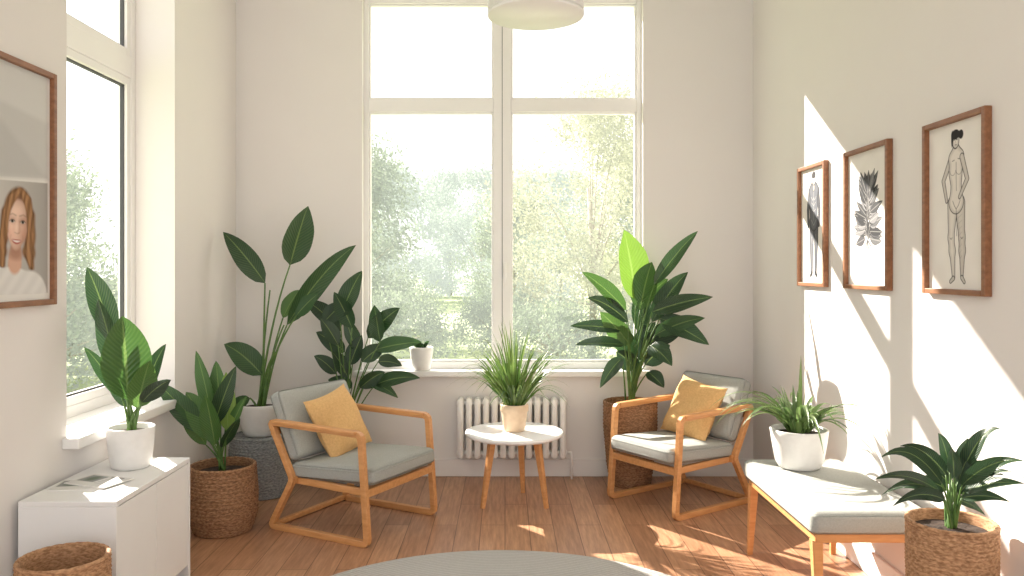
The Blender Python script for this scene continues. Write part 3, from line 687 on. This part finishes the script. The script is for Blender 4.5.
# F
e=empty('potted_ornamental_grass',(tx,ty,.459)); mb=MB(); pot(mb,(tx,ty,.459),.066,.088,.17,'cream',.25)
lathe(mb,[(.0865,.125),(.090,.13),(.0905,.165),(.0865,.17)],(tx,ty,.459),'cream',caps=False); mb.build('clay_pot',e)
random.seed(16); mb=MB()
for i in range(140):
    a=U(0,2*math.pi); q=R()**.5; A=Vector((tx+.05*R()*math.cos(a),ty+.05*R()*math.sin(a),.60))
    sp=q*.40; B=A+Vector((math.cos(a)*sp,math.sin(a)*sp*.75,(.64-.36*q**1.6)*U(.72,1.0)))
    up=Vector((-math.cos(a)*.12,-math.sin(a)*.12,.8))
    leaf(mb,A,B,U(.009,.016),Vector((math.cos(a),math.sin(a),.9)).normalized(),'gg',arch=.10+.10*q,fold=.2,prof='blade',n=10,up=up)
for i in range(44):
    a=U(0,2*math.pi); A=Vector((tx+.05*math.cos(a),ty+.05*math.sin(a),.60)); sp=U(.28,.42)
    B=A+Vector((math.cos(a)*sp,math.sin(a)*sp*.75,U(.02,.26)))
    leaf(mb,A,B,U(.010,.016),Vector((math.cos(a),math.sin(a),.9)).normalized(),'gg',arch=.34,fold=.2,prof='blade',n=12,up=Vector((0,0,1)))
mb.build('foliage',e)
# G
d=4.0; X=1.47; Y=d+CAMY; zb=.505; e=empty('potted_spider_plant',(X,Y,zb)); mb=MB(); pot(mb,(X,Y,zb),.10,.14,.19,'ceramic',.45); mb.build('ceramic_pot',e)
random.seed(17); mb=MB()
for i in range(64):
    a=U(0,2*math.pi); q=R()**.5; A=Vector((X+.04*R()*math.cos(a),Y+.04*R()*math.sin(a),zb+.165))
    sp=q*(.38+.06*(math.cos(a)<0)); B=A+Vector((math.cos(a)*sp,math.sin(a)*sp,U(.22,.32)*(1-q)+U(-.05,.12)*q))
    if B.x>1.75: B.x=1.75-U(0,.05)
    leaf(mb,A,B,U(.022,.036),Vector((math.cos(a),math.sin(a),1.0)).normalized(),'gs',arch=.30*q+.02,fold=.35,prof='blade',n=12)
leaf(mb,Vector((X,Y,zb+.165)),Vector((X+.01,Y,zb+.56)),.028,Vector((0,-1,.3)),'gs',arch=0,prof='blade')
mb.build('foliage',e)
# H
d=2.85; X=1.59; Y=d+CAMY; e=empty('basket_potted_palm',(X,Y,0)); mb=MB(); basket(mb,(X,Y,0),[(.125,0),(.137,.2),(.145,.45),(.145,.595)],38,.005,'wicker',strands=44); disc(mb,(X,Y,.565),.130,'soil',bumpy=.012); mb.build('wicker_basket',e)
random.seed(18)
plant(e,(X,Y,.565),d,[(945,500,893,506,13),(940,492,873,480,12),(942,484,880,458,13),(946,475,900,446,13),(950,470,938,433,12),(956,472,968,438,12),(960,478,1001,429,15),(962,485,1024,461,14),(964,492,1026,484,13),(962,498,1010,502,12),(955,500,985,515,11),(952,480,925,456,14),(956,485,990,462,14),(958,495,1005,476,13),(948,490,910,480,14),(954,478,952,448,13),(944,496,882,495,12),(950,484,915,462,13),(958,482,982,446,13),(960,490,1014,472,12)],'gx',.005,arch=.19,fold=.35,prof='lance',jit=.12,wscale=1.1,spread=.015,xmax=1.72)
# I
X,Y=-.60,-.022; e=empty('potted_succulent',(X,Y,BZ0+.001)); mb=MB(); pot(mb,(X,Y,BZ0+.001),.060,.086,.165,'ceramic',.3); mb.build('ceramic_pot',e)
random.seed(19); mb=MB()
for i in range(16):
    a=U(0,6.28); A=Vector((X,Y-.01,BZ0+.15)); q=R(); B=A+Vector((math.cos(a)*.10*q,math.sin(a)*.03*q-.03,U(.04,.07)))
    leaf(mb,A,B,.03,Vector((math.cos(a),-1,.6)).normalized(),'gd',arch=.1,n=8)
mb.build('foliage',e)
# small basket
X,Y=-1.60,2.90+CAMY; mb=MB(); basket(mb,(X,Y,0),[(.13,0),(.148,.12),(.153,.3),(.150,.448)],22,.007,'wicker',strands=36,bottom=.4); mb.build('wicker_storage_basket')

# ---------------- outdoors ----------------
mb=MB(); mb.add([(-90,.6,-.35),(90,.6,-.35),(90,140,-.35),(-90,140,-.35)],[(0,1,2,3)],'lawn',smooth=False)
mb.add([(-90,-12,-.35),(XL-.5,-12,-.35),(XL-.5,.6,-.35),(-90,.6,-.35)],[(0,1,2,3)],'lawn',smooth=False); mb.build('ground_lawn')
park=empty('tree_line',(0,20,-.35))
def treemesh(seed,k,h=5,rw=2,nl=9000,ls=.09,low=.35,name='tree',nb=26,trunk=True):
    random.seed(seed); mb=MB()
    if trunk: tube(mb,[Vector((0,0,0)),Vector((.05,0,h*.3)),Vector((-.05,.05,h*.62))],.09,.04,'bark')
    bl=[]
    for i in range(nb):
        a=U(0,6.28); q=R()**.5; z=U(low,1)
        rr=rw*(.25+.75*math.sin(math.pi*min(1,(z-low)/(1-low)*.8+.15)))
        bl.append((rr*.85*q*math.cos(a),rr*.85*q*math.sin(a),h*(.94*z),rw*U(.14,.34)))
    for b in bl[:16]:
        tube(mb,bez(Vector((0,0,h*.2)),Vector((b[0]*.3,b[1]*.3,b[2]*.75)),Vector(b[:3]),5),.025,.004,'bark',5)
    for i in range(nl):
        b=random.choice(bl); v=Vector((random.gauss(0,1),random.gauss(0,1),random.gauss(0,1))).normalized()*b[3]*(.4+.9*R()**1.4)
        c=Vector(b[:3])+v
        a=Vector((random.gauss(0,1),random.gauss(0,1),random.gauss(0,1))).normalized(); s=a.cross(Vector((R(),R(),R()))).normalized(); t_=a.cross(s)
        l=ls*U(.6,1.3); mb.add([c-s*l,c+t_*l*.45,c+s*l,c-t_*l*.45],[(0,1,2,3)],k,smooth=False)
    o=mb.build(name); o.parent=park; return o
def inst(o,x,y,s=1,rz=0,nm='tree'):
    n=bpy.data.objects.new(nm,o.data); n.location=(x,y-20,0); n.scale=(s,s,s); n.rotation_euler=(0,0,rz); n.parent=park; sc.collection.objects.link(n)
def place(o,x,y,s=1): o.location=(x,y-20,0); o.scale=(s,s,s)
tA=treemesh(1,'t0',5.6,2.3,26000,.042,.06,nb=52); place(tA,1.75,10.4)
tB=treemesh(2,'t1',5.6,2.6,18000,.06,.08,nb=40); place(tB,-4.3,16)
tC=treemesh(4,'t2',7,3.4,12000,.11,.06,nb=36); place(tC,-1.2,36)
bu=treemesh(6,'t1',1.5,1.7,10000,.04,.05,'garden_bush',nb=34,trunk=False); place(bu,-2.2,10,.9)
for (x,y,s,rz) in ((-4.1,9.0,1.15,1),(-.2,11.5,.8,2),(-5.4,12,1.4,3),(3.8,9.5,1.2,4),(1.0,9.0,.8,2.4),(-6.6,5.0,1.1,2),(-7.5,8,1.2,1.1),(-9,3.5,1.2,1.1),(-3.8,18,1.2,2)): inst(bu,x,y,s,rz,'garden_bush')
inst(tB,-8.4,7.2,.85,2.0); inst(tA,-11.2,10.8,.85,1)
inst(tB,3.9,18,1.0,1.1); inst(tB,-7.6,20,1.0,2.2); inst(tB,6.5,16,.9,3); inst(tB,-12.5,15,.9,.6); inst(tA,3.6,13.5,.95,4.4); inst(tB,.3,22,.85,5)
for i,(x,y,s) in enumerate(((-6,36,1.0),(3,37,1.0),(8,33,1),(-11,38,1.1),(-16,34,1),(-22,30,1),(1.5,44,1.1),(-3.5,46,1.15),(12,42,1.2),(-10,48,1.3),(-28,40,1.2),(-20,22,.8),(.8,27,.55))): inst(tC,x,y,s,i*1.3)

# ---------------- lights ----------------
wd=bpy.data.worlds.new('sky'); sc.world=wd; wd.use_nodes=True
bg=wd.node_tree.nodes['Background']; bg.inputs[0].default_value=(1,.985,.97,1); bg.inputs[1].default_value=1.55
sd=bpy.data.lights.new('sun','SUN'); sd.energy=14; sd.angle=math.radians(.6); sd.color=(1,.91,.80)
so=bpy.data.objects.new('sun',sd); so.rotation_euler=Vector((1,-1.25,-.93)).to_track_quat('-Z','Y').to_euler(); sc.collection.objects.link(so)

cam=bpy.data.cameras.new('camera'); co=bpy.data.objects.new('camera',cam); sc.collection.objects.link(co)
co.location=(0,CAMY,H); co.rotation_euler=(math.radians(90),0,0)
cam.sensor_width=36; cam.lens=36*F/1024; cam.shift_x=(512-CX)/1024; cam.shift_y=-(288-CY)/1024; cam.clip_start=.05; cam.clip_end=500
sc.camera=co
sc.view_settings.view_transform='Standard'; sc.view_settings.look='None'; sc.view_settings.exposure=.42
